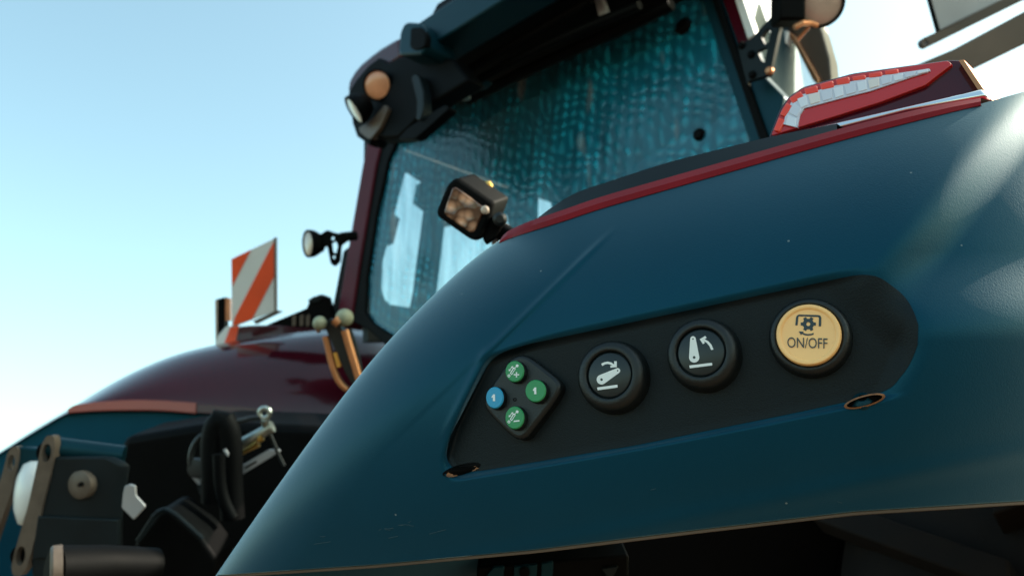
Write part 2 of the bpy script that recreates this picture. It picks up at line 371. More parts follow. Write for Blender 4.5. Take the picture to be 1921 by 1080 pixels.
# inner flank (left), lower lip and outer side run on forward so that the cowl has depth
def skirt(ids, vecs):
    prev = ids
    for vec in vecs:
        b = len(verts)
        for i in prev: verts.append(list(np.array(verts[i])+np.array(vec)))
        new = list(range(b, b+len(prev)))
        for k in range(len(prev)-1): faces.append((prev[k], prev[k+1], new[k+1], new[k]))
        prev = new
skirt([j*ns for j in range(ntt)], [(.004, .02, 0), (.02, .10, 0), (.05, .3, 0)])
skirt([i for i in range(ns)], [(0, .006, -.0005), (0, .02, .004), (0, .12, .02)])
skirt([j*ns+ns-1 for j in range(ntt)], [(0, .1, 0), (0, .5, 0)])
fender = obj('rear_fender', verts, faces, 'fender', label='dark blue plastic rear fender with a recessed button panel', angle=60)
# lower edge seam
lip = Mesh(); lp = [FP(x, y)+Vector((0, .004, -.0012)) for x, y in resample(BOT[1:], 60)]
lip.tube(lp, .0016, 6); lip.make('edge_seam', 'brown', fender)
# red edge of the painted arch above the plastic
UP = [(938, 450), (946, 438), (962, 428), (1000, 412), (1050, 396), (1120, 371), (1200, 348), (1440, 280), (1600, 234), (1760, 196), (1840, 184)]
LO = [(936, 456), (948, 450), (985, 437), (1050, 417), (1120, 393), (1200, 370), (1440, 302), (1600, 257), (1760, 216), (1840, 197)]
a, b = resample(smoothline(UP, 2), 90), resample(smoothline(LO, 2), 90)
st = Mesh(); vs = []
for (x0, y0), (x1, y1) in zip(b, a):
    wl = float(W(np.array([min(x0, 1820)]), np.array([y0]), False)[0])
    p, q = FP(x0, y0, wl+.0012), FP(x1, y1, wl-.006); md = FP((x0+x1)/2, (y0+y1)/2, wl+.0008)
    vs += [p+Vector((0, .012, -.001)), p, md, q, q+Vector((.01, .05, .006)), q+Vector((.02, .3, .06)), q+Vector((.04, .75, .15)), q+Vector((.05, 1.25, .2))]
st.add(vs, [(i*8+j, i*8+j+1, (i+1)*8+j+1, (i+1)*8+j) for i in range(89) for j in range(7)])
st.make('arch_edge', 'redtrim', fender, 'red painted edge along the top of the fender')
# dark shoulder strip above the red edge
SH = [(1010, 408), (1030, 392), (1060, 372), (1090, 357), (1150, 338), (1250, 305), (1350, 280), (1450, 255), (1570, 232)]
SL = [(1010, 410), (1060, 394), (1120, 373), (1250, 336), (1350, 308), (1430, 285), (1500, 265), (1570, 246)]
a, b = resample(smoothline(SH, 2), 50), resample(SL, 50); st = Mesh(); vs = []
for (x0, y0), (x1, y1) in zip(b, a):
    wl = float(W(np.array([x0]), np.array([y0]), False)[0])-.02
    p, q = FP(x0, y0+2, wl), FP(x1, y1, wl-.012); vs += [p, q, q+Vector((.03, .3, -.05))]
st.add(vs, [(i*3+j, i*3+j+1, (i+1)*3+j+1, (i+1)*3+j) for i in range(49) for j in range(2)])
st.make('shoulder_strip', 'dgrey', fender)
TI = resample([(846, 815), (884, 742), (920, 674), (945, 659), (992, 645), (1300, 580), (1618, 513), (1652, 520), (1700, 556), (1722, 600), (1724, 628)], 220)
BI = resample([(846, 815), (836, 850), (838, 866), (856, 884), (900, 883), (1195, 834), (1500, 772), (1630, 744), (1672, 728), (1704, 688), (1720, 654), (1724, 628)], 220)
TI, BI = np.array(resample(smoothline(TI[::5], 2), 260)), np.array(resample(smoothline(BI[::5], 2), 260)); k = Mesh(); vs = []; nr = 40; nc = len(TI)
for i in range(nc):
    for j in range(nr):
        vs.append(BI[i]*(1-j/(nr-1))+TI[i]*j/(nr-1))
k.add(FPA(vs, .0004), [(i*nr+j, i*nr+j+1, (i+1)*nr+j+1, (i+1)*nr+j) for i in range(nc-1) for j in range(nr-1)])  # added dark sheet: the pocket's shade put into a colour
k.make('recess_shade_sheet', 'panel', fender, 'dark sheet on the fender recess floor standing in for its shade', angle=60)
k = Mesh(); random.seed(21)                                         # hairline scuffs on the plastic
for cx, cy, sp, nn_ in ((770, 985, 60, 9), (700, 1000, 110, 3), (1300, 955, 300, 2)):
    for _ in range(nn_):
        x, y = cx+random.uniform(-sp, sp), cy+random.uniform(-sp, sp)*.25; l = random.choice((3, 5, 9, 16)); an = random.uniform(-.5, .4)
        if not 420 < x < 1900: continue
        ps = [(x+l*t*math.cos(an), y+l*t*math.sin(an)+random.uniform(-.6, .6)) for t in (-1, 0, 1)]
        a_, b_ = [FP(px, py-.35, float(W(np.array([px]), np.array([py]))[0])+.0003) for px, py in ps], [FP(px, py+.35, float(W(np.array([px]), np.array([py]))[0])+.0003) for px, py in ps]
        k.add(a_+b_, [(0, 1, 4, 3), (1, 2, 5, 4)])
k.make('scuff_marks', 'scuff', fender, kind='stuff')
# worn drain slots at both lower corners of the pocket
def slot(x, y, lx, ly, ang, name, inner):
    ca, sa = math.cos(ang), math.sin(ang)
    def E(rx, ry, n=28): return [(x+rx*math.cos(t)*ca-ry*math.sin(t)*sa, y+rx*math.cos(t)*sa+ry*math.sin(t)*ca) for t in [2*math.pi*i/n for i in range(n)]]
    wv = float(W(np.array([x]), np.array([y]), False)[0])
    k = Mesh()
    ringo, ringi, deep = [FPA(l, off, False) for l, off in ((E(lx, ly), .0010), (E(lx*.86, ly*.74), .0015), (E(lx*.68, ly*.5), -.002))]
    n = len(ringo)
    k.add(ringo+ringi, [(i, (i+1) % n, n+(i+1) % n, n+i) for i in range(n)], 0)
    k.add(ringi+deep, [(i, (i+1) % n, n+(i+1) % n, n+i) for i in range(n)], 1)
    k.flat([deep], 1)
    o = k.make(name, ['earth', 'black'], fender)
    if inner:
        c = FP(x-4, y-2, wv-.0035); k = Mesh(); k.lathe(c, FN+Vector((0, 0, .5)), [(.0066, -.002), (.0062, .0005), (.0042, .0022), (.0028, .0026), (.0024, .0014)], 24)
        k.make('drain_plug', 'teal', fender)
slot(1622, 752, 40, 11, R(-15), 'drain_slot', True)
k = Mesh(); random.seed(8)
for cx, cy, r in ((848, 889, 14), (862, 884, 9), (886, 878, 10)):
    loop = [(cx+r*1.3*math.cos(t)*random.uniform(.5, 1.1), cy+r*.5*math.sin(t)*random.uniform(.6, 1.1)) for t in [2*math.pi*i/13 for i in range(13)]]
    k.flat([[FP(x, y, float(W(np.array([x]), np.array([y]))[0])+.0009) for x, y in loop]])
k.make('worn_patch', 'earth', fender, 'bare worn patch at the pocket corner')
k = Mesh()
loop = circ(866, 880, 36, 10, 22); k.flat([[FP(x, y-(x-866)*.25, float(W(np.array([x]), np.array([y-(x-866)*.25]))[0])+.0005) for x, y in loop]])
k.make('worn_hollow', 'black', fender)
# ------------------------------------------------------------------ buttons in the pocket
def floor_frame(x, y, r=30):
    f = lambda a, b: FP(a, b)
    n = (f(x+r, y)-f(x-r, y)).cross(f(x, y-r)-f(x, y+r)).normalized()
    if n.dot(C-f(x, y)) < 0: n = -n
    n = (FN*.75+n*.25).normalized()
    return f(x, y), n
def on_plane_pts(loop, pl): return [on(x, y, pl) for x, y in loop]
def push_button(cx, cy, rx, ry, bx, by, brx, bry, col, label, sym, symmat, h=.0135, style=0):
    p, n = floor_frame(bx, by); n = FN
    # the cap face: centred on the ray of its own pixel, h above the pocket floor
    pl = (p+n*h, n); c = on(cx, cy, pl)
    r = ((on(cx+rx, cy, pl)-on(cx-rx, cy, pl)).length + (on(cx, cy+ry, pl)-on(cx, cy-ry, pl)).length)/4
    base = c-n*h; k = Mesh(); ro = r*brx/rx
    if style == 0:
        k.lathe(base, n, [(ro*1.04, -.004), (ro*1.03, .002), (ro*.99, h*.55), (ro*.95, h*.8), (ro*.86, h*.98), (r*1.14, h*1.05), (r*1.08, h*1.0), (r*1.04, h*.72)], 56)
        o = k.make('push_button', 'rubber', ROOT, label, angle=75)
        k = Mesh(); k.lathe(base, n, [(r*1.03, h*.4), (r*1.03, h*.84), (r*.99, h*.9), (r*.94, h*.925), (.001, h*.925)], 48)
        k.make('button_cap', col, o)
        top = (base+n*(h*.925+.0002), n)
    else:
        k.lathe(base, n, [(ro*1.04, -.004), (ro*1.03, h*.35), (ro*1.0, h*.6), (ro*.94, h*.78), (ro*.88, h*.83), (r*1.03, h*.8), (r*1.0, h*.6)], 56)
        o = k.make('push_button', 'rubber', ROOT, label, angle=75)
        k = Mesh(); k.lathe(base, n, [(r*1.0, h*.5), (r*1.0, h*.95), (r*.97, h*1.04), (r*.91, h*1.06), (r*.86, h*1.03), (r*.825, h*.955), (r*.80, h*.95), (.001, h*.965)], 56)
        k.make('button_cap', col, o)
        top = (base+n*(h*.967+.0002), n)
    k = Mesh()
    for s in sym: k.prism([on_plane_pts(l, top) for l in s], -n*.0004)
    k.make('symbol', symmat, o, smooth=False)
    return o, top
def zc(pts, s, ox, oy): return [(x/s+ox, y/s+oy) for x, y in pts]
def arm(c1, r1, c2, r2):                                           # hull of two circles
    (x1, y1), (x2, y2) = c1, c2; d = math.hypot(x2-x1, y2-y1); th = math.atan2(y2-y1, x2-x1); al = math.acos((r1-r2)/d)
    out = []
    for i in range(17):
        t = th+al+(2*math.pi-2*al)*i/16; out.append((x1+r1*math.cos(t), y1+r1*math.sin(t)))
    for i in range(11):
        t = th-al+2*al*i/10; out.append((x2+r2*math.cos(t), y2+r2*math.sin(t)))
    return out
z = lambda p: zc(p, 6.75, 1080, 630)
s1 = [[z(arm((327, 550), 62, (530, 438), 33)), z(circ(327, 550, 17, n=16)), z(circ(530, 438, 10, n=12))],
      [z([(270, 650), (528, 615), (530, 650), (278, 685)])],
      [z([(322, 350), (360, 331), (405, 322), (450, 333), (487, 358), (487, 318), (520, 318), (520, 393), (440, 400), (438, 375), (462, 375), (438, 360), (405, 352), (370, 358), (338, 378)])]]
push_button(1142, 702, 40, 42.5, 1153, 710, 64, 63, 'gloss', 'black push button with white lowered lift arm symbol', s1, 'white')
z = lambda p: zc(p, 6.75, 1240, 590)
s2 = [[z(arm((420, 540), 65, (405, 307), 35)), z(circ(420, 540, 18, n=16)), z(circ(405, 307, 10, n=12))],
      [z([(358, 642), (645, 608), (650, 640), (365, 677)])],
      [z([(490, 310), (560, 268), (578, 293), (553, 310), (600, 335), (640, 380), (665, 440), (635, 447), (612, 395), (580, 357), (545, 335), (555, 358), (530, 372)])]]
push_button(1314, 660, 45, 42.6, 1321, 668, 70, 65, 'gloss', 'black push button with white raised lift arm symbol', s2, 'white')
z = lambda p: zc(p, 6.353, 1440, 550)
gear = []
for i in range(6):
    a0 = i*math.pi/3
    for da, rr in ((-.30, 68), (-.20, 92), (.20, 92), (.30, 68)): gear.append((485+rr*math.cos(a0+da), 365+rr*.95*math.sin(a0+da)))
s3 = [[z(gear), z(circ(485, 365, 24, n=18))],
      [z([(330, 380), (340, 285), (352, 262), (372, 252), (605, 258), (628, 266), (640, 288), (636, 392), (609, 392), (612, 292), (600, 280), (375, 272), (366, 278), (356, 380)])],
      [z([(548, 470), (548, 490), (515, 500), (480, 503), (445, 499), (408, 483), (398, 497), (370, 452), (430, 456), (420, 468), (450, 480), (485, 484), (520, 480)])]]
yb, ytop = push_button(1516, 627, 62, 56.5, 1519, 635, 78, 72, 'yellow', 'yellow ON/OFF push button with gear symbol', s3, 'ink', style=1)
def text_mesh(body):
    cu = bpy.data.curves.new('t', 'FONT'); cu.body = body; cu.resolution_u = 4
    o = bpy.data.objects.new('t', cu); S.collection.objects.link(o)
    bpy.context.view_layer.update()
    me = bpy.data.meshes.new_from_object(o.evaluated_get(bpy.context.evaluated_depsgraph_get()))
    v = [tuple(q.co) for q in me.vertices]; f = [tuple(p.vertices) for p in me.polygons]
    bpy.data.objects.remove(o); bpy.data.meshes.remove(me); bpy.data.curves.remove(cu)
    return v, f
v, f = text_mesh('ON/OFF'); va = np.array(v); x0, x1 = va[:, 0].min(), va[:, 0].max(); y1 = va[:, 1].max(); y0 = 0
k = Mesh()
k.add([on(*zc([(235+(q[0]-x0)/(x1-x0)*478, 643+(q[0]-x0)/(x1-x0)*14-(q[1]-y0)/(y1-y0)*122)], 6.353, 1440, 550)[0], (ytop[0]+ytop[1]*.0003, ytop[1])) for q in v], f)
k.make('lettering', 'ink', yb, smooth=False)
# keypad
z = lambda p: zc(p, 5.4, 880, 650)
p, n = floor_frame(975, 745); n = (FN + Vector((-.03, 0, 0))).normalized()
hp_ = .009; pl = (p+n*hp_, n)
pad = z([(400, 135), (450, 95), (530, 72), (610, 100), (760, 215), (890, 320), (932, 390), (905, 480), (770, 670), (640, 830), (570, 920), (490, 943), (410, 895), (290, 780), (175, 655), (138, 570), (168, 470), (290, 285)])
pad = chaikin(pad, 1)
k = Mesh(); k.prism([on_plane_pts(pad, pl)], -n*.016)
keypad = k.make('control_keypad', 'rubber', ROOT, 'diamond shaped keypad with three green keys and one blue key', bevel=.003, seg=3)
def ring(c, ro, ri): return [circ(c[0], c[1], ro, n=14), circ(c[0], c[1], ri, n=10)]
def line(a, b, t):
    dx, dy = b[0]-a[0], b[1]-a[1]; l = math.hypot(dx, dy); nx, ny = -dy/l*t/2, dx/l*t/2
    return [(a[0]+nx, a[1]+ny), (b[0]+nx, b[1]+ny), (b[0]-nx, b[1]-ny), (a[0]-nx, a[1]-ny)]
def cyl_sym(dy):
    sh = lambda l: [(x, y+dy) for x, y in l]
    out = [[sh(q) for q in ring((404, 294), 15, 7)], [sh(circ(487, 193, 15, n=14))],
           [sh([(413, 268), (450, 207), (474, 221), (433, 287)]), sh([(424, 268), (454, 222), (463, 227), (432, 274)])],
           [sh(line((460, 215), (480, 200), 6))], [sh(line((412, 236), (436, 205), 7))],
           [sh([(402, 248), (402, 224), (424, 240)])], [sh([(446, 195), (444, 219), (424, 203)])]]
    return out
one = [[[(645, 437), (664, 411), (680, 411), (682, 480), (659, 480), (659, 442), (649, 449)]]]
def key(cx, cy, rx, ry, col, sym, label):
    plk = (p+n*(hp_+.0055), n); c = on(cx, cy, plk); kx = on(cx+rx, cy, plk)-c; ky = on(cx, cy+ry, plk)-c
    k = Mesh(); N_ = 32; vs = []
    prof = [(1.16, -.0075, 1), (1.12, -.003, 1), (1.06, -.0006, 1), (1.0, 0.0, 0), (.97, .0004, 0)]
    for s_, hh, mm in prof: vs += [c+n*hh+(kx*math.cos(2*math.pi*j/N_)+ky*math.sin(2*math.pi*j/N_))*s_ for j in range(N_)]
    for i in range(4): 
        k.add([], []); 
    base = len(k.v); k.v += vs
    for i in range(4):
        for j in range(N_): k.f.append((i*N_+j, i*N_+(j+1) % N_, (i+1)*N_+(j+1) % N_, (i+1)*N_+j)); k.m.append(1 if i < 2 else 0)
    k.f.append(tuple(4*N_+j for j in range(N_))); k.m.append(0)
    for s_ in sym: k.flat([[on(x, y, (c+n*.0006, n)) for x, y in z(l)] for l in s_], 2)
    k.make('key_button', [col, 'rubber', 'white'], keypad, label)
key(965.2, 696.3, 16.7, 19, 'green', cyl_sym(0)+[[line((452, 283), (508, 283), 13)], [line((480, 256), (480, 311), 13)]], 'green key with plus cylinder symbol')
key(1004.4, 732.8, 18.5, 20, 'green', one, 'green key marked 1')
key(927.8, 745.4, 15.7, 19.4, 'blue', [[[(x-418, y+70) for x, y in one[0][0]]]], 'blue key marked 1')
key(965.2, 783, 17, 20.4, 'green', cyl_sym(465)+[[line((452, 755), (510, 748), 14)]], 'green key with minus cylinder symbol')
k = Mesh(); k.lathe(on(966, 749, pl)-n*.0005, n, [(.0014, 0), (.0014, .0009), (.0008, .0009), (.0008, .0002)], 16); k.make('indicator', 'black', keypad)
# ------------------------------------------------------------------ tail lamp on the fender
TP = (FP(1600, 235, float(W(np.array([1600]), np.array([255]), False)[0])-.06), Vector((.35, -.92, .15)).normalized())
body = rnd([(1440, 262), (1462, 205), (1478, 182), (1505, 163), (1600, 137), (1780, 112), (1806, 113), (1852, 182), (1570, 240)], 8)
tl = plate('tail_light', body, TP, .10, 'maroon', label='red tail light with white light strip on the fender top', bevel=.006)
LP = (TP[0]+TP[1]*.004, TP[1])
ln = plate('lens', rnd([(1446, 255), (1466, 206), (1481, 183), (1507, 165), (1600, 140), (1778, 114), (1786, 121), (1735, 160), (1650, 192), (1560, 220), (1490, 241)], 6), LP, .012, 'redlens', tl, bevel=.003)
mid = resample([(1482, 236), (1488, 210), (1500, 192), (1530, 184), (1590, 168), (1660, 151), (1744, 131)], 100)
sp = []; sn = []
for i in range(100):
    t = mid[min(99, i+1)]-mid[max(0, i-1)]; nn = np.array([-t[1], t[0]])/np.hypot(*t); hw = 13 if i < 60 else 13-11*(i-60)/40
    sp.append(tuple(mid[i]-nn*hw)); sn.append(tuple(mid[i]+nn*hw))
plate('light_guide', sp+sn[::-1], (LP[0]+TP[1]*.0015, TP[1]), .004, 'lilac', tl, bevel=.0008)
for a0, cnt in ((0, 1),):
    e = np.linspace(0, 99, 14).astype(int)
    for i in range(13):
        q0, q1 = mid[e[i]], mid[min(99, e[i+1]-1)]; t = (np.array(q1)-q0); l = np.hypot(*t); nn = np.array([-t[1], t[0]])/l
        hw = 12 if i < 8 else 12-1.6*(i-7)
        q = [tuple(q0-nn*hw*.8), tuple(q1-nn*hw*.8+t*.04), tuple(q1+nn*hw*.72-t*.10), tuple(q0+nn*hw*.8)]
        plate('light_cell', q, (LP[0]+TP[1]*.0022, TP[1]), .003, ('led', 'leddim', 'led', 'ledwarm', 'leddim')[i % 5], tl, bevel=.0006)
mid = resample([(1457, 246), (1470, 212), (1484, 190), (1507, 174), (1580, 152), (1690, 132)], 100); e = np.linspace(0, 99, 10).astype(int)
for i in range(9):
    q0, q1 = mid[e[i]], mid[e[i+1]-2]; t = np.array(q1)-q0; l = np.hypot(*t); nn = np.array([-t[1], t[0]])/l; hw = 7 if i < 6 else 5
    plate('red_cell', [tuple(q0-nn*hw), tuple(q1-nn*hw*.9), tuple(q1+nn*hw), tuple(q0+nn*hw*.7)], (LP[0]+TP[1]*.002, TP[1]), .004, 'redcell', tl, bevel=.001)
plate('bezel', [(1436, 266), (1480, 248), (1570, 229), (1842, 166), (1852, 180), (1700, 208), (1575, 240), (1478, 264)], (TP[0]+TP[1]*.012, TP[1]), .012, 'chrome', tl, bevel=.002)
plate('bezel', rnd([(1798, 113), (1808, 112), (1856, 183), (1846, 186)], 2), (TP[0]+TP[1]*.006, TP[1]), .08, 'warmlit', tl, bevel=.002)
# ------------------------------------------------------------------ cab: rear window, frame, pillars
CY = .15
ZB = on(745, 640, Yp(.15)).z
glass_out = [(752, 262), (778, 260), (793, 246), (818, 226), (830, 203), (880, 190), (920, 174), (974, 146), (1045, 118), (1110, 82), (1205, 49), (1262, 12), (1330, -28), (1345, 20), (1420, 262), px((.73, CY, ZB+.05)), px((.66, CY, ZB)), px((.0, CY, ZB)), (745, 640), (700, 605), (684, 585), (680, 540), (700, 400), (722, 300), (738, 268)]
gp = plate('rear_window', rnd(glass_out, 10), Yp(CY), .006, 'glass', label='tinted dusty rear window pane', bevel=0)
for x, y, r in ((1283, 50, 15), (1312, 253, 11), (713, 341, 8), (692, 456, 7)):
    k = Mesh(); c = on(x, y, Yp(CY)); rr = r*(c-C).dot(fwd)/FPX
    k.lathe(c+Vector((0, .002, 0)), (0, -1, 0), [(rr*1.15, 0), (rr*1.1, .006), (rr*.8, .012), (rr*.3, .013)], 20); k.make('hinge_bolt', 'black', gp)
FRM = Yp(CY-.012)
plate('window_seal', [(718, 262), (745, 262), (728, 300), (706, 400), (688, 520), (685, 585), (700, 606), (760, 645), (745, 668), (690, 618), (655, 600), (660, 560), (690, 400)], FRM, .05, 'black', gp, bevel=.004)
plate('window_seal', [(1310, -20), (1336, -20), (1436, 262), px((.76, CY, ZB)), px((.71, CY, ZB)), (1404, 262)], FRM, .03, 'teal', gp, bevel=.004)
plate('window_seal', [(1328, -20), (1341, -20), (1440, 262), px((.775, CY-.02, ZB)), px((.75, CY-.02, ZB)), (1424, 262)], Yp(CY-.02), .03, 'black', gp, bevel=.003)
plate('cab_pillar', [(693, 240), (722, 240), (705, 310), (678, 470), (658, 600), (640, 612), (630, 605), (652, 470), (678, 320)], Yp(CY-.02), .08, 'pillar', label='maroon left rear cab pillar', bevel=.006)
plate('pillar_edge', [(644, 470), (655, 462), (634, 600), (618, 604)], Yp(CY-.0), .05, 'black', ROOT, bevel=.004)
rp = plate('cab_pillar', [(1338, -30), (1372, -30), (1420, 130), (1470, 180), (1456, 260), px((.82, CY-.01, ZB)), px((.765, CY-.01, ZB)), (1440, 262)], Yp(CY-.01), .06, 'teal', label='dark right rear cab pillar', bevel=.006)
plate('pillar_trim', [(1345, -30), (1374, -30), (1408, 90), (1385, 86)], Yp(CY-.014), .03, 'maroon', rp, bevel=.003)
plate('pillar_trim', [(1368, -30), (1384, -30), (1416, 66), (1402, 74)], Yp(CY-.017), .03, 'palegrey', rp, 'pale strip beside the maroon pillar trim', bevel=.003)
# bracket with cut-outs and the lamp above it
BP = Yp(CY-.06)
br = plate('lamp_bracket', [rnd([(1383, 86), (1410, 72), (1450, 28), (1462, 24), (1464, 46), (1444, 140), (1404, 152), (1402, 160)], 3),
                            rnd([(1428, 70), (1438, 54), (1446, 56), (1442, 80), (1434, 84)], 3), rnd([(1420, 96), (1436, 88), (1440, 92), (1434, 118), (1428, 114)], 3)], BP, .012, 'dgrey', label='dark lamp bracket with two cut-outs on the right pillar', bevel=.002)
for x, y in ((1392, 86), (1412, 141), (1444, 134), (1410, 103)):
    k = Mesh(); k.lathe(on(x, y, BP), (0, -1, 0), [(.009, -.002), (.009, .004), (.006, .008), (.003, .008)], 12); k.make('bolt', 'black' if x != 1444 else 'warmlit', br)
sw = plate('side_window', [(1380, -30), (1450, -30), (1480, 55), (1530, 146), (1540, 170), (1470, 190), (1450, 140), (1418, 60)], Yp(.45), .006, 'clear', label='clear side window beyond the right pillar', bevel=0)
plate('window_frame', [(1408, -30), (1424, -30), (1442, 20), (1437, 26)], Yp(.44), .04, 'warmlit', sw, bevel=.003)
plate('window_frame', [(1462, 56), (1478, 58), (1464, 133), (1450, 128)], Yp(.43), .03, 'palegrey', sw, bevel=.003)
plate('window_frame', [(1452, 130), (1466, 132), (1478, 172), (1462, 182)], Yp(.42), .03, 'dgrey', sw, bevel=.003)
plate('window_frame', [(1476, 56), (1490, 66), (1536, 148), (1534, 160), (1524, 150)], Yp(.44), .03, 'warmlit', sw, bevel=.003)
plate('door_pillar', [(1440, -40), (1500, -40), (1520, 5), (1542, 60), (1556, 110), (1560, 160), (1538, 165), (1534, 146), (1490, 64), (1474, 50), (1450, 26)], Yp(.46), .05, 'brown', label='dark brown door pillar at the right of the cab', bevel=.004)
k = Mesh(); k.box((.03, CY+.53, (ZB-.01+.9)/2), Vector((.75, 0, 0)), Vector((0, .5, 0)), Vector((0, 0, (ZB-.01-.9)/2)))
k.make('cab_body', 'black', ROOT, 'dark lower cab body below the rear window', bevel=.02)
# dark cab interior: shell walls with the opposite windows open to the sky
IX = -.72
op1 = [(761, 320), (773, 320), (816, 349), (814, 354), (790, 342), (784, 377), (803, 392), (797, 440), (784, 543), (777, 578), (732, 571), (722, 562), (716, 543), (718, 490), (727, 457), (738, 457), (750, 410), (740, 402)]
op2 = [(834, 424), (960, 400), (985, 560), (814, 566), (820, 543)]
wall_px = [(560, 120), (1080, -60), (1080, 700), (560, 700)]
walls = Mesh(); walls.prism([[on(x, y, Xp(IX)) for x, y in l] for l in (
    [(692, 250), (760, 200), (1010, 100), (1010, 640), (690, 640)], op1, op2)], (-.03, 0, 0))
X0, X1, Y0, Y1, Z0, Z1 = -.70, .74, .2, 1.15, 1.25, 2.6
inr = walls.make('cab_interior', 'dgrey', ROOT, 'dark cab interior with bright side openings seen through the rear window')
k = Mesh(); k.box((-.22, Y1, 2.0), Vector((.5, 0, 0)), Vector((0, .02, 0)), Vector((0, 0, .8)))
k.prism([[Vector(q) for q in ((-.7, .165, 2.58), (.75, .165, 2.58), (.75, .40, 2.58), (.25, 1.0, 2.58), (-.7, 1.15, 2.58))]], Vector((0, 0, .03)))
k.box(((X0+X1)/2, (Y0+Y1)/2, Z0), Vector(((X1-X0)/2, 0, 0)), Vector((0, (Y1-Y0)/2, 0)), Vector((0, 0, .02)))
k.box((X1, (Y0+.5)/2, (Z0+Z1)/2), Vector((.01, 0, 0)), Vector((0, (.5-Y0)/2, 0)), Vector((0, 0, (Z1-Z0)/2)))
k.make('lining', 'teal', inr)
k = Mesh(); sc = Vector((.05, .75, 1.65))
k.box(sc, Vector((.26, 0, 0)), Vector((0, .07, .03)), Vector((0, -.06, .40))); k.make('seat', 'black', inr, bevel=.04, seg=3)
# ------------------------------------------------------------------ roof
RY = -.16
roof = Mesh()
lo3 = [on(x, y, Yp(RY)) for x, y in ((770, 108), (860, 53), (945, 0), (1120, -108), (1330, -238))]
wi3 = [on(x, y, Yp(CY-.03)) for x, y in ((725, 268), (835, 186), (950, 136), (1090, 70), (1320, -50))]
mid3 = [a*.5+b*.5+Vector((0, 0, .03)) for a, b in zip(lo3, wi3)]
vs = lo3+mid3+wi3+[q+Vector((0, .25, .05)) for q in wi3]+[q+Vector((0, .1, .22)) for q in lo3]+[q+Vector((-.05*i, .9, .16)) for i, q in enumerate(lo3)]
n5 = 5; fs = [(r*n5+i, r*n5+i+1, (r+1)*n5+i+1, (r+1)*n5+i) for r in (0, 1, 2) for i in range(4)]
fs += [(i, i+1, 4*n5+i+1, 4*n5+i) for i in range(4)] + [(4*n5+i, 4*n5+i+1, 5*n5+i+1, 5*n5+i) for i in range(4)]
roof.add(vs, fs)
ro = roof.make('cab_roof', 'black', label='dark cab roof overhanging the rear window', angle=25)
plate('roof_bar', [(776, 50), (786, 42), (848, 0), (1000, -102), (1200, -235), (1290, -215), (1120, -107), (945, 0), (780, 103)], Yp(RY-.03), .10, 'teal', ro, 'teal grey bar along the roof edge', bevel=.006)
plate('mounting_box', rnd([(750, 62), (757, 46), (765, 41), (788, 43), (797, 54), (800, 86), (790, 102), (750, 104), (747, 98)], 4), Yp(RY-.07), .10, 'teal', ro, bevel=.006)
plate('socket', rnd([(770, 52), (790, 50), (799, 66), (797, 88), (780, 95), (768, 90)], 6), Yp(RY-.075), .02, 'black', ro, bevel=.003)
plate('roof_cap', [(650, 172), (653, 152), (664, 134), (676, 120), (695, 104), (714, 90), (734, 78), (750, 70), (752, 108), (730, 124), (700, 150), (665, 190)], Yp(RY+.02), .35, 'maroon', ro, 'maroon rear corner of the roof', bevel=.012, vec=(.25, 1, .25))
crn = plate('lamp_housing', [(652, 172), (668, 148), (690, 122), (710, 107), (727, 119), (748, 106), (780, 104), (850, 110), (880, 150), (815, 190), (790, 215), (765, 240), (745, 258), (700, 258), (690, 271), (668, 256), (660, 232), (656, 200)], Yp(RY), .06, 'black', label='black roof corner housing holding two work lamps', bevel=.008)
for poly, mt, dy, dp, nm in (
        ([(771, 146), (779, 138), (787, 144), (794, 172), (794, 205), (788, 226), (780, 224), (782, 190)], 'dgrey', -.03, .03, 'handle'),
        ([(672, 240), (700, 222), (722, 196), (728, 204), (712, 240), (694, 262), (678, 256)], 'brown', -.012, .02, 'gusset'),
        ([(792, 246), (806, 218), (822, 212), (818, 228), (796, 246)], 'brown', -.01, .02, 'gusset'),
        ([(745, 262), (765, 240), (820, 205), (836, 196), (842, 204), (800, 242), (778, 260)], 'black', -.02, .03, 'wiper_motor')):
    plate(nm, rnd(poly, 4), Yp(RY+dy), dp, mt, crn, bevel=.003)
plate('latch', [(668, 250), (674, 246), (696, 262), (692, 273)], Yp(RY-.012), .03, 'black', crn, bevel=.003)
def round_lamp(x, y, d, rpx, ax, hl, lens, label, name='work_lamp', bowl=.7, mount=None):
    c = at(x, y, d); r = rpx*d/FPX; a = camvec(*ax); k = Mesh()
    k.lathe(c, a, [(r*.45, -hl), (r*bowl, -hl*.9), (r*1.08, -hl*.35), (r*1.14, -hl*.1), (r*1.14, .004), (r*1.02, .006), (r*1.0, .001)], 36)
    o = k.make(name, 'black', label=label, angle=50)
    k = Mesh(); k.lathe(c, a, [(r*1.0, -.006), (r*.99, .001), (r*.8, .004), (r*.4, .006), (.001, .007)], 36); k.make('lens', lens, o, angle=60)
    return o
CD = (on(708, 160, Yp(RY-.02))-C).dot(fwd)
round_lamp(708, 160, CD, 26, (-.30, -.12, 1), .05, 'lens', 'round work lamp in the roof corner with a warm reflection coloured into its lens')
round_lamp(666, 207, CD-.01, 26, (-.76, -.56, .32), .05, 'lens3', 'side work lamp in the roof corner seen edge on')
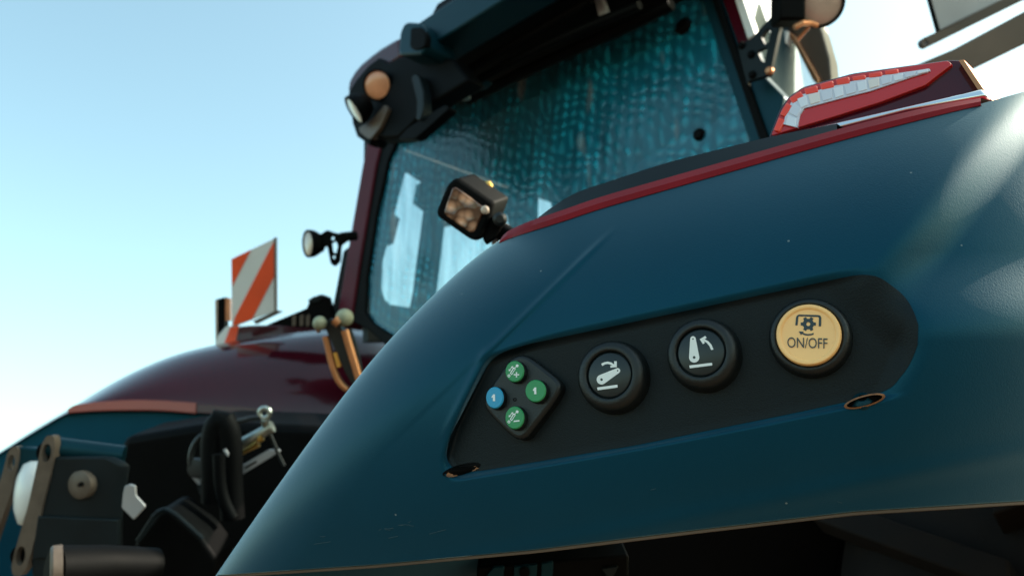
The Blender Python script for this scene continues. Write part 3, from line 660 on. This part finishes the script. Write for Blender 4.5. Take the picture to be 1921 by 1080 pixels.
# lines, ribs and cable under the roof
def crv(pts, y, r, name, mt, parent=ro, label=None, n=8):
    k = Mesh(); k.tube([on(px, py, Yp(y)) for px, py in resample(smoothline(pts, 2), 24)], r, n); return k.make(name, mt, parent, label)
crv([(826, 98), (817, 125), (818, 155), (832, 170), (852, 166)], -.10, .004, 'cable', 'rubber')
crv([(825, 163), (900, 118), (1000, 62), (1110, 0)], -.04, .010, 'rib', 'black')
crv([(850, 175), (900, 150), (990, 100), (1090, 55), (1200, 10)], .0, .012, 'wiper_arm', 'black', gp)
crv([(880, 186), (980, 136), (1080, 92), (1200, 40), (1260, 8)], .07, .016, 'wiper_blade', 'black', gp)
plate('light_strip', [(1112, -10), (1126, -10), (1138, 24), (1122, 30)], Yp(.0), .02, 'galv', ro, bevel=.003)
plate('light_strip', [(888, 166), (910, 152), (916, 152), (902, 164)], Yp(-.02), .02, 'teal', ro, bevel=.002)
k = Mesh(); k.lathe(on(862, 180, Yp(-.02)), (-.3, -1, -.2), [(.012, -.03), (.014, 0), (.010, .006), (.004, .007)], 16); k.make('nozzle', 'zinc', ro)
# lamp at the top right with its stay
round_lamp(1537, 5, 1.75, 41, (-.12, -.28, 1), .10, 'lens2', 'large round work lamp at the top right of the cab')
k = Mesh(); k.tube([at(1490, 52, 1.72), at(1505, 44, 1.72), at(1520, 44, 1.74), at(1532, 48, 1.75)], .006, 8); k.tube([at(1496, 76, 1.76), at(1518, 50, 1.75)], .004, 8)
k.make('lamp_stay', 'warmlit', ROOT)
k = Mesh(); k.box(at(1478, 14, 1.76), rgt*.028, upv*.035, fwd*.03); k.tube([at(1462, 20, 1.76), at(1500, 8, 1.78)], .02, 10); k.make('lamp_arm', 'black', ROOT, bevel=.006)
# square work lamp on the fender tip
d = 1.08; sq = [(863, 336), (838, 352), (820, 396), (824, 408), (886, 450), (900, 450), (918, 404), (914, 392)]
swl = plate('work_lamp', rnd([(850, 336), (860, 335), (926, 380), (922, 396), (902, 446), (892, 453), (880, 450), (820, 408), (817, 396), (838, 346)], 5), Dp(d), .045, 'black', label='square work lamp with faceted warm lens on the fender tip', bevel=.004, vec=camvec(.45, .25, -.85))
plate('lens', rnd([(848, 352), (856, 350), (908, 388), (908, 396), (890, 434), (882, 436), (836, 404), (833, 396)], 4), (Dp(d-.002)), .006, 'faceted', swl, bevel=.002, vec=fwd)
k = Mesh(); k.lathe(at(910, 394, d-.004), -fwd, [(.0055, -.004), (.0055, .003), (.003, .005)], 16); k.make('screw', 'lens2', swl)
k = Mesh(); k.lathe(at(914, 352, d+.04), upv, [(.008, -.01), (.008, .004), (.005, .008)], 12); k.make('knob', 'brass', swl)
k = Mesh(); k.tube([at(935, 430, d+.03), at(975, 455, d+.02), at(1030, 490, d-.02)], .012, 12); k.make('mount_arm', 'black', swl)
arm_ = plate('lamp_mount', rnd([(905, 424), (918, 402), (932, 404), (946, 420), (930, 446), (912, 458), (906, 450)], 4), Dp(d+.01), .03, 'black', label='black mount holding the square lamp', bevel=.003, vec=fwd)
k = Mesh(); k.lathe(at(938, 412, d), -fwd, [(.009, -.01), (.009, .01), (.005, .013)], 14); k.make('bolt', 'rubber', arm_)
plate('plate', [(926, 430), (946, 416), (958, 424), (930, 460), (922, 458)], Dp(d+.03), .01, 'galv', arm_, bevel=.001, vec=fwd)
# ------------------------------------------------------------------ left fender beyond
LFN = Vector((.894, -.447, 0)); LF0 = Vector((-1.2, -.65, 0))
def LF(x, y, off): return on(x, y, (LF0+LFN*off, LFN))
SIL = [(-120, 915), (-40, 868), (0, 845), (60, 806), (130, 766), (200, 723), (262, 691), (330, 664), (400, 647), (480, 633), (560, 623), (640, 616), (700, 622), (745, 645), (800, 690)]
STR = [(-120, 920), (-40, 872), (0, 850), (60, 812), (128, 772), (170, 765), (230, 758), (300, 758), (370, 763), (450, 777), (560, 792), (700, 812), (800, 830)]
def lgrid(A, B, dep, rows, name, mt, parent, label):
    a, b = resample(smoothline(A, 2), 80), resample(smoothline(B, 2), 80); k = Mesh(); vs = []
    for i in range(80):
        for r in range(rows):
            t = r/(rows-1); x = b[i][0]+(a[i][0]-b[i][0])*t; y = b[i][1]+(a[i][1]-b[i][1])*t
            vs.append(LF(x, y, dep(t)))
        vs.append(vs[-1]+Vector((-.12, .05, -.03))); vs.append(vs[-1]+Vector((-.4, .1, -.1)))
    rw = rows+2
    k.add(vs, [(i*rw+j, i*rw+j+1, (i+1)*rw+j+1, (i+1)*rw+j) for i in range(79) for j in range(rw-1)])
    return k.make(name, mt, parent, label, angle=60)
f2 = lgrid(SIL, STR, lambda t: -.30*(1-math.sqrt(max(0, 1-t*t*.98))), 16, 'rear_fender', 'maroon', ROOT, 'glossy maroon far rear fender')
DK = [(-160, 1240), (-40, 1240), (100, 1250), (400, 1260), (800, 1260)]
lgrid(STR, DK, lambda t: -.16*(1-t)**1.5+.002-.02*t, 12, 'lower_cowl', 'fender', f2, 'dark lower cowl of the far fender')
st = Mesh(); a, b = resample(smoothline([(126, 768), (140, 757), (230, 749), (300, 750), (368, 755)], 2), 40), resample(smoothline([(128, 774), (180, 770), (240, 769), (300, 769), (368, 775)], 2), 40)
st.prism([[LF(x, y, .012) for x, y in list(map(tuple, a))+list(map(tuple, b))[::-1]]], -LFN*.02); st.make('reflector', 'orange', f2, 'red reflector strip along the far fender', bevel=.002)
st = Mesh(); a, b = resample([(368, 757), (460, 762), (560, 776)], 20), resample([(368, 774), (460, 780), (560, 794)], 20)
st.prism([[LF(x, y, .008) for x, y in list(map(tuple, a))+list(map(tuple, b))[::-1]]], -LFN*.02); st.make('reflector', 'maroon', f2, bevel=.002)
# upper shoulder of the far fender and a striped plate standing in for the warning board's reflection
k = Mesh(); k.prism([[LF(x, y, -.36) for x, y in rnd([(432, 648), (438, 612), (470, 609), (600, 606), (690, 612), (720, 640), (720, 700), (440, 700)], 6)]], Vector((-.3, .12, 0))); sh = k.make('fender_shoulder', 'maroon', ROOT, 'maroon shoulder panel behind the far fender', bevel=.02, seg=3)
mk = plate('board_reflection', [(402, 650), (410, 628), (424, 612), (448, 610), (440, 650)], (LF0-LFN*.34, LFN), .02, 'offw', sh, 'white and red reflection of the warning board built as a plate', bevel=.003, vec=-LFN)
k = Mesh(); k.prism([[LF(x, y, -.338) for x, y in [(418, 650), (433, 611), (448, 610), (440, 650)]]], -LFN*.002); k.make('reflection_stripe', 'ored', sh)
# ------------------------------------------------------------------ warning board, post, bar
WB = Dp(3.1)
bd = plate('warning_board', [(434, 486), (515, 447), (516, 583), (435, 614)], WB, .012, 'offw', label='red and white diagonally striped warning board', bevel=.001, vec=fwd)
for q in ([(434, 486), (471, 468), (435, 538)], [(514, 452), (515.5, 516), (473, 598), (436, 611.5), (440, 596)]):
    k = Mesh(); k.prism([[on(x, y, Dp(3.098)) for x, y in q]], fwd*.0015); k.make('stripe', 'ored', bd, smooth=False)
plate('frame', [(513.5, 446), (517.5, 445), (518, 584), (514.5, 585)], Dp(3.097), .02, 'brown', bd, bevel=0, vec=fwd)
plate('carrier_bar', [(474, 602), (518, 582), (530, 584), (480, 608)], Dp(3.09), .02, 'brown', bd, bevel=.001, vec=fwd)
po = plate('marker_post', [(403, 562), (421, 557), (421, 612), (412, 628), (404, 648)], Dp(3.15), .05, 'black', label='dark upright post beside the warning board', bevel=.004, vec=fwd)
plate('post_side', [(421, 559), (432, 560), (432, 602), (421, 602)], Dp(3.16), .03, 'lens', po, bevel=.002, vec=fwd)
plate('post_side', [(403, 564), (408, 562), (408, 640), (404, 644)], Dp(3.148), .03, 'lens2', po, bevel=.001, vec=fwd)
rr_ = plate('rear_rail', [(500, 609), (575, 578), (582, 560), (600, 552), (616, 558), (624, 590), (640, 614), (600, 616)], Dp(2.95), .05, 'black', label='dark rail behind the far fender', bevel=.003, vec=fwd)
plate('cap', [(577, 563), (588, 556), (602, 553), (608, 556), (596, 566), (580, 568)], Dp(2.945), .03, 'dgrey', rr_, bevel=.002, vec=fwd)
for x in (548, 562, 574): plate('slat', [(x, 592), (x+7, 589), (x+7, 610), (x, 612)], Dp(2.944), .006, 'brown', rr_, bevel=.001, vec=fwd)
# round lamp on the left pillar
round_lamp(579.5, 457, 2.75, 23, (-.80, -.05, .6), .05, 'lens2', 'small round work lamp beside the left cab pillar')
lb = plate('lamp_bracket', [rnd([(600, 440), (614, 431), (626, 436), (650, 440), (654, 450), (640, 460), (638, 490), (628, 500), (620, 494), (614, 462), (602, 462)], 3),
                            circ(624, 447, 3.5, n=12), rnd([(622, 456), (630, 452), (634, 462), (630, 476), (624, 472)], 2), circ(626, 482, 3, n=12)], Dp(2.74), .015, 'black', label='black lamp bracket with holes on the left pillar', bevel=.001, vec=fwd)
k = Mesh(); k.tube([at(588, 457, 2.77), at(612, 450, 2.77)], .022, 12); k.tube([at(640, 445, 2.77), at(668, 442, 2.80)], .016, 10); k.make('arm', 'black', lb)
# ------------------------------------------------------------------ boards at the top right
wb = plate('warning_board', [(1737, -30), (1762, 58), (1930, -24), (2000, -60), (2000, -200), (1700, -150)], Dp(2.3), .012, 'galv', label='plain grey back of a warning board at the top right', bevel=.002, vec=fwd)
plate('edge', [(1735, -30), (1739, -30), (1764, 57), (1760, 60)], Dp(2.298), .014, 'black', wb, bevel=.001, vec=fwd)
plate('carrier_bar', [rnd([(1727, 78), (1731, 72), (1762, 58), (1960, -40), (1966, -22), (1737, 90), (1730, 87)], 4), circ(1738, 80, 4, n=14)], Dp(2.29), .02, 'brown', wb, bevel=.002, vec=fwd)
plate('mirror_arm', [(1700, 130), (1790, 92), (1921, 22), (2000, -20), (2000, 40), (1921, 84), (1830, 128), (1780, 160)], Dp(2.0), .06, 'brown', label='wide dark arm behind the tail light', bevel=.004, vec=fwd)
k = Mesh(); k.tube([at(1740, 140, 2.03), at(1640, 200, 2.0), at(1520, 262, 1.95), Vector((.76, .35, 1.75))], .03, 12); k.tube([at(1975, -32, 2.3), at(1975, 10, 2.1), at(1965, 30, 2.03)], .02, 10); k.make('arm_stay', 'brown', ROOT)
# ------------------------------------------------------------------ linkage at the lower left
def link(loop, hole, d, name, label, dep):
    f = plate(name, [loop]+hole, Dp(d), .012, 'steel', label=label, bevel=.002, vec=fwd); return f
def rod_end(p1, p2, r1, r2): return arm(p1, r1, p2, r2)
z = lambda p: zc(p, 2.842, 0, 700)
B1 = 1.55
def tilt(cx, cy, rx, ry, t): return [(cx+math.cos(q)*rx*math.cos(t)-math.sin(q)*ry*math.sin(t), cy+math.cos(q)*rx*math.sin(t)+math.sin(q)*ry*math.cos(t)) for q in [2*math.pi*i/24 for i in range(24)]]
lk = plate('lift_bracket', [rnd(z([(222, 375), (250, 330), (286, 330), (293, 365), (286, 450), (262, 560), (168, 950), (140, 1040), (105, 1085), (68, 1078), (60, 1030), (78, 950), (150, 700), (190, 520)]), 6), z(tilt(247, 424, 25, 50, R(8))), z(tilt(108, 972, 26, 52, R(10)))], Dp(B1), .014, 'steel', label='long bare steel link plate with two holes', bevel=.0012, vec=camvec(.25, -.05, -.95))
bt = camvec(.88, -.12, -.55)
blk = Mesh(); blk.prism([[on(x, y, Dp(B1+.004)) for x, y in z([(268, 440), (262, 520), (160, 1000), (170, 1150), (596, 1150), (600, 760), (640, 480), (560, 440)])]], bt*.02)
bb = blk.make('link_block', 'dgrey', ROOT, 'dark steel block beside the link plate', bevel=.006)
tp = Mesh(); tp.tube([on(*z([(258, 390)])[0], Dp(B1+.025)), on(*z([(660, 440)])[0], Dp(B1+.05))], .019, 16); tp.make('top_pin', 'teal', bb)
plate('lower_plate', z([(200, 760), (630, 780), (628, 985), (230, 985), (170, 990)]), Dp(B1-.002), .01, 'dgrey', bb, bevel=.002, vec=fwd)
k = Mesh(); k.lathe(on(*z([(434, 592)])[0], Dp(B1)), camvec(-.28, .05, 1), [(.0255, -.01), (.0255, .004), (.024, .006), (.004, .006), (.0035, .002)], 36); k.make('washer', 'steel', bb, angle=60)
k = Mesh(); k.lathe(on(*z([(434, 590)])[0], Dp(B1-.009)), camvec(-.28, .05, 1), [(.004, -.002), (.004, .003), (.002, .0032)], 14); k.make('bolt', 'black', bb)
for c_ in ((247, 422), (108, 975)):  # added dark discs standing in for the shade inside the holes
    k = Mesh(); k.lathe(on(*z([c_])[0], Dp(B1+.012)), -fwd, [(.019, -.004), (.019, 0)], 24); k.make('bore_shade', 'black', lk)
lk2 = plate('lift_bracket', [rnd(z([(38, 430), (62, 390), (90, 388), (99, 415), (94, 480), (70, 600), (0, 800), (-70, 1010), (-150, 1010), (-70, 760), (10, 540)]), 6), z(tilt(58, 476, 20, 44, R(8)))], Dp(B1+.12), .014, 'steel', label='second steel link plate at the photo edge', bevel=.0012, vec=camvec(.25, -.05, -.95))
k = Mesh(); k.prism([[on(x, y, Dp(B1+.124)) for x, y in z([(92, 385), (220, 405), (200, 520), (60, 560)])]], bt*.08); k.make('spacer', 'teal', lk2, bevel=.004)
k = Mesh(); c = on(*z([(150, 640)])[0], Dp(B1+.10)); k.lathe(c, camvec(-.75, .1, .55), [(.05, -.08), (.062, -.03), (.062, 0), (.056, .012), (.035, .02), (.01, .023)], 32); k.make('ball_joint', 'palegrey', lk2, 'pale round joint between the link plates', angle=60)
k = Mesh(); k.tube([on(*z([(290, 1045)])[0], Dp(1.3)), on(*z([(560, 1030)])[0], Dp(1.36)), on(*z([(830, 1030)])[0], Dp(1.42))], [.036, .034, .03], 24)
lp_ = k.make('lower_link', 'black', ROOT, 'round dark lower link end at the bottom left')
k = Mesh(); c = on(*z([(292, 1045)])[0], Dp(1.298)); k.lathe(c, camvec(-.88, .02, .5), [(.036, -.01), (.036, .003), (.033, .006), (.001, .0062)], 28); k.make('end_face', 'steel', lp_)
plate('tag_plate', rnd(z([(665, 600), (690, 590), (720, 600), (722, 650), (775, 708), (712, 780), (648, 715), (655, 640)]), 3), Dp(1.5), .006, 'galv', label='small pale folded metal tag by the link block', bevel=.001, vec=fwd)
k = Mesh(); k.prism([[on(x, y, Dp(1.75)) for x, y in rnd(z([(725, 890), (850, 730), (900, 722), (1060, 860), (1150, 980), (1130, 1200), (760, 1200), (715, 920)]), 10)]], fwd*.12); k.make('cover_box', 'black', ROOT, 'black cover box below the couplings', bevel=.012, seg=3)
k = Mesh(); k.tube([on(*q, Dp(1.73)) for q in resample(z([(735, 890), (830, 745), (880, 722), (930, 745), (1080, 880)]), 14)], .005, 8); k.make('cover_rim', 'dgrey', ROOT)
# hydraulic couplings, hose and cables
z = lambda p: zc(p, 5.4, 340, 740)
H = 1.95
def zp(x, y, d=H): return on(*z([(x, y)])[0], Dp(d))
hc = Mesh(); hc.tube([zp(560, 525), zp(720, 440), zp(880, 345)], [.013, .013, .012], 16); hc.tube([zp(875, 345), zp(925, 320)], .014, 14)
hco = hc.make('hydraulic_coupling', 'zinc', label='zinc hydraulic coupling with ring pull and cable')
k = Mesh()
ringpts = [zp(845+50*math.cos(t), 185+52*math.sin(t), H-.02) for t in [2*math.pi*i/24 for i in range(25)]]
k.tube(ringpts, .0058, 10, cap=False); k.make('pull_ring', 'zinc', hco)
k = Mesh(); k.tube([zp(845, 240, H-.02), zp(850, 290, H-.01), zp(860, 320)], .009, 10); k.make('eye_shank', 'zinc', hco)
k = Mesh(); k.tube([zp(570, 615, H-.01), zp(690, 545, H-.01), zp(780, 490, H-.01)], [.004, .006, .009], 12); k.tube([zp(785, 455, H-.01), zp(825, 430, H-.01)], .008, 10); k.make('brass_pin', 'brass', hco)
plate('side_plate', z([(570, 740), (880, 560), (990, 555), (1000, 575), (575, 835)]), Dp(H), .01, 'galv', hco, bevel=.001, vec=fwd)
plate('side_plate', z([(640, 735), (760, 668), (765, 685), (650, 750)]), Dp(H-.002), .004, 'black', hco, bevel=0, vec=fwd)
plate('side_plate', z([(420, 560), (450, 545), (480, 600), (470, 630)]), Dp(H-.08), .006, 'galv', hco, bevel=.001, vec=fwd)
k = Mesh(); k.tube([zp(530, 275, H-.05), zp(620, 260, H-.04), zp(700, 240, H-.03), zp(790, 232, H-.02)], .006, 8); k.make('lanyard', 'rubber', hco)
k = Mesh(); k.tube([zp(900, 400), zp(950, 520), zp(1000, 640), zp(1040, 720)], .004, 8); k.make('lanyard', 'rubber', hco)
def cv(pts, d0, r, name, label, mt='rubber', n=12):
    k = Mesh(); q = resample(smoothline(z(pts), 2), 26); k.tube([on(x, y, Dp(d0)) for x, y in q], r, n); return k.make(name, mt, ROOT, label)
cv([(330, 1080), (320, 700), (320, 420), (370, 260), (430, 240), (480, 330), (500, 600), (500, 900), (520, 1250)], H-.05, .027, 'hydraulic_hose', 'thick black hydraulic hose looping beside the coupling', 'black')
cv([(380, 600), (385, 800), (400, 950), (440, 1100), (520, 1250)], H-.11, .013, 'hydraulic_hose', 'thinner black hose in front of the looping hose', 'black')
cv([(270, 385), (190, 420), (120, 520), (95, 620), (95, 700), (110, 740)], H-.02, .0065, 'cable', 'thin cable loop hanging left of the hose', n=8)
k = Mesh(); k.lathe(zp(160, 745, H-.02), camvec(-.2, .1, 1), [(.022, -.02), (.024, 0), (.02, .008), (.012, .009)], 20); cl = k.make('cable_clamp', 'rubber', ROOT, 'black clamp with prongs at the cable end')
for x0, y0, x1, y1, mt in ((140, 810, 200, 900, 'galv'), (225, 820, 262, 880, 'galv'), (205, 800, 245, 812, 'brass'), (200, 900, 210, 1000, 'dgrey'), (230, 880, 265, 950, 'dgrey')):
    k = Mesh(); k.tube([zp(x0, y0, H-.02), zp(x1, y1, H-.02)], [.009, .006], 8); k.make('prong', mt, cl)
# dark transmission mass behind the linkage and the lift hooks
k = Mesh(); k.prism([[on(x, y, Dp(2.3)) for x, y in [(150, 1200), (230, 820), (400, 792), (560, 798), (800, 810), (900, 1200)]]], fwd*.25); k.make('rear_housing', 'black', ROOT, 'dark transmission housing behind the linkage', bevel=.02)
z = lambda p: zc(p, 5.4, 560, 560)
H = 1.8
gh = Mesh()
gh.tube([on(x, y, Dp(H)) for x, y in resample(smoothline(z([(275, 380), (300, 480), (330, 620), (370, 760), (430, 870), (500, 920)]), 2), 16)], .0075, 12)
hk = gh.make('lift_hook', 'warmlit', ROOT, 'warm lit steel lift hook with round end knobs')
k = Mesh(); k.tube([on(x, y, Dp(H-.02)) for x, y in resample(smoothline(z([(470, 320), (500, 430), (540, 560), (600, 760), (640, 900)]), 2), 16)], .0085, 12); k.make('hook_rod', 'warmlit', hk)
k = Mesh(); k.tube([on(x, y, Dp(H-.005)) for x, y in resample(smoothline(z([(510, 310), (560, 440), (600, 600), (640, 800)]), 2), 16)], .006, 12); k.make('hook_rod', 'dgrey', hk)
k = Mesh(); k.prism([[on(x, y, Dp(H-.01)) for x, y in rnd(z([(240, 230), (330, 200), (420, 250), (470, 400), (600, 820), (620, 1000), (560, 900), (470, 740), (330, 430)]), 6)]], fwd*.03); k.make('hook_body', 'rubber', hk, bevel=.004)
k = Mesh(); k.tube([on(x, y, Dp(H-.006)) for x, y in z([(372, 545), (395, 610), (415, 690)])], .006, 10); k.make('hook_pin', 'brass', hk)
for x, y, r, mt in ((218, 245, .0145, 'knob'), (470, 190, .0185, 'knob')):
    k = Mesh(); c = on(*z([(x, y)])[0], Dp(H-.03)); k.lathe(c, camvec(.35, .15, 1), [(r*.5, -r*1.6), (r*.95, -r*.9), (r*1.02, -r*.2), (r*.9, r*.35), (r*.6, r*.7), (r*.2, r*.85)], 28); k.make('knob', mt, hk, angle=80)
k = Mesh(); k.tube([on(*q, Dp(H-.02)) for q in z([(190, 290), (215, 290)])], .012, 12); k.tube([on(*q, Dp(H-.035)) for q in z([(370, 205), (420, 250)])], .012, 12); k.make('collar', 'warmlit', hk)
# ------------------------------------------------------------------ wheel and valve tabs below the fender
k = Mesh(); wc = Vector((1.22, .45, .74)); RR = .72
k.lathe(wc-Vector((.28, 0, 0)), (1, 0, 0), [(.5, 0), (RR*.86, -.0), (RR*.95, .03), (RR, .1), (RR, .46), (RR*.95, .53), (RR*.86, .56), (.5, .56)], 64)
ty = k.make('tyre', 'tyre', ROOT, 'black tractor tyre under the fender')
for i in range(22):
    for sgn in (-1, 1):
        t = 2*math.pi*(i+(.5 if sgn > 0 else 0))/22; rad = Vector((0, math.cos(t), math.sin(t))); tan = Vector((0, -math.sin(t), math.cos(t)))
        k = Mesh(); k.box(wc+rad*(RR+.015)+Vector((sgn*.13, 0, 0)), (Vector((.14, 0, 0))-tan*.06*sgn), tan*.022, rad*.022); k.make('lug', 'tyre', ty, bevel=.004)
plate('dark_backing', [(560, 1060), (1000, 1000), (1921, 900), (2300, 900), (2300, 1400), (500, 1400)], Dp(1.35), .02, 'black', fender, bevel=.004, vec=fwd)  # added dark plate so the gap under the fender stays black
vb = plate('valve_block', [(895, 1062), (1180, 1040), (1180, 1180), (890, 1180)], Dp(.92), .05, 'black', label='dark valve block under the fender edge', bevel=.003, vec=fwd)
for q in ([(912, 1080), (926, 1063), (946, 1062), (944, 1100), (910, 1100)], [(965, 1062), (1008, 1058), (1006, 1100), (962, 1100)], [(1016, 1056), (1038, 1053), (1036, 1100), (1014, 1100)]):
    plate('tab', q, Dp(.915), .006, 'teal', vb, bevel=.001, vec=fwd)
k = Mesh(); k.lathe(at(984, 1072, .913), -fwd, [(.0055, -.002), (.0055, .003), (.002, .004)], 16); k.make('plug', 'black', vb)
plate('tab', [(1128, 1066), (1160, 1062), (1150, 1082), (1158, 1100), (1132, 1100), (1138, 1080)], Dp(.915), .006, 'dgrey', vb, bevel=.001, vec=fwd)
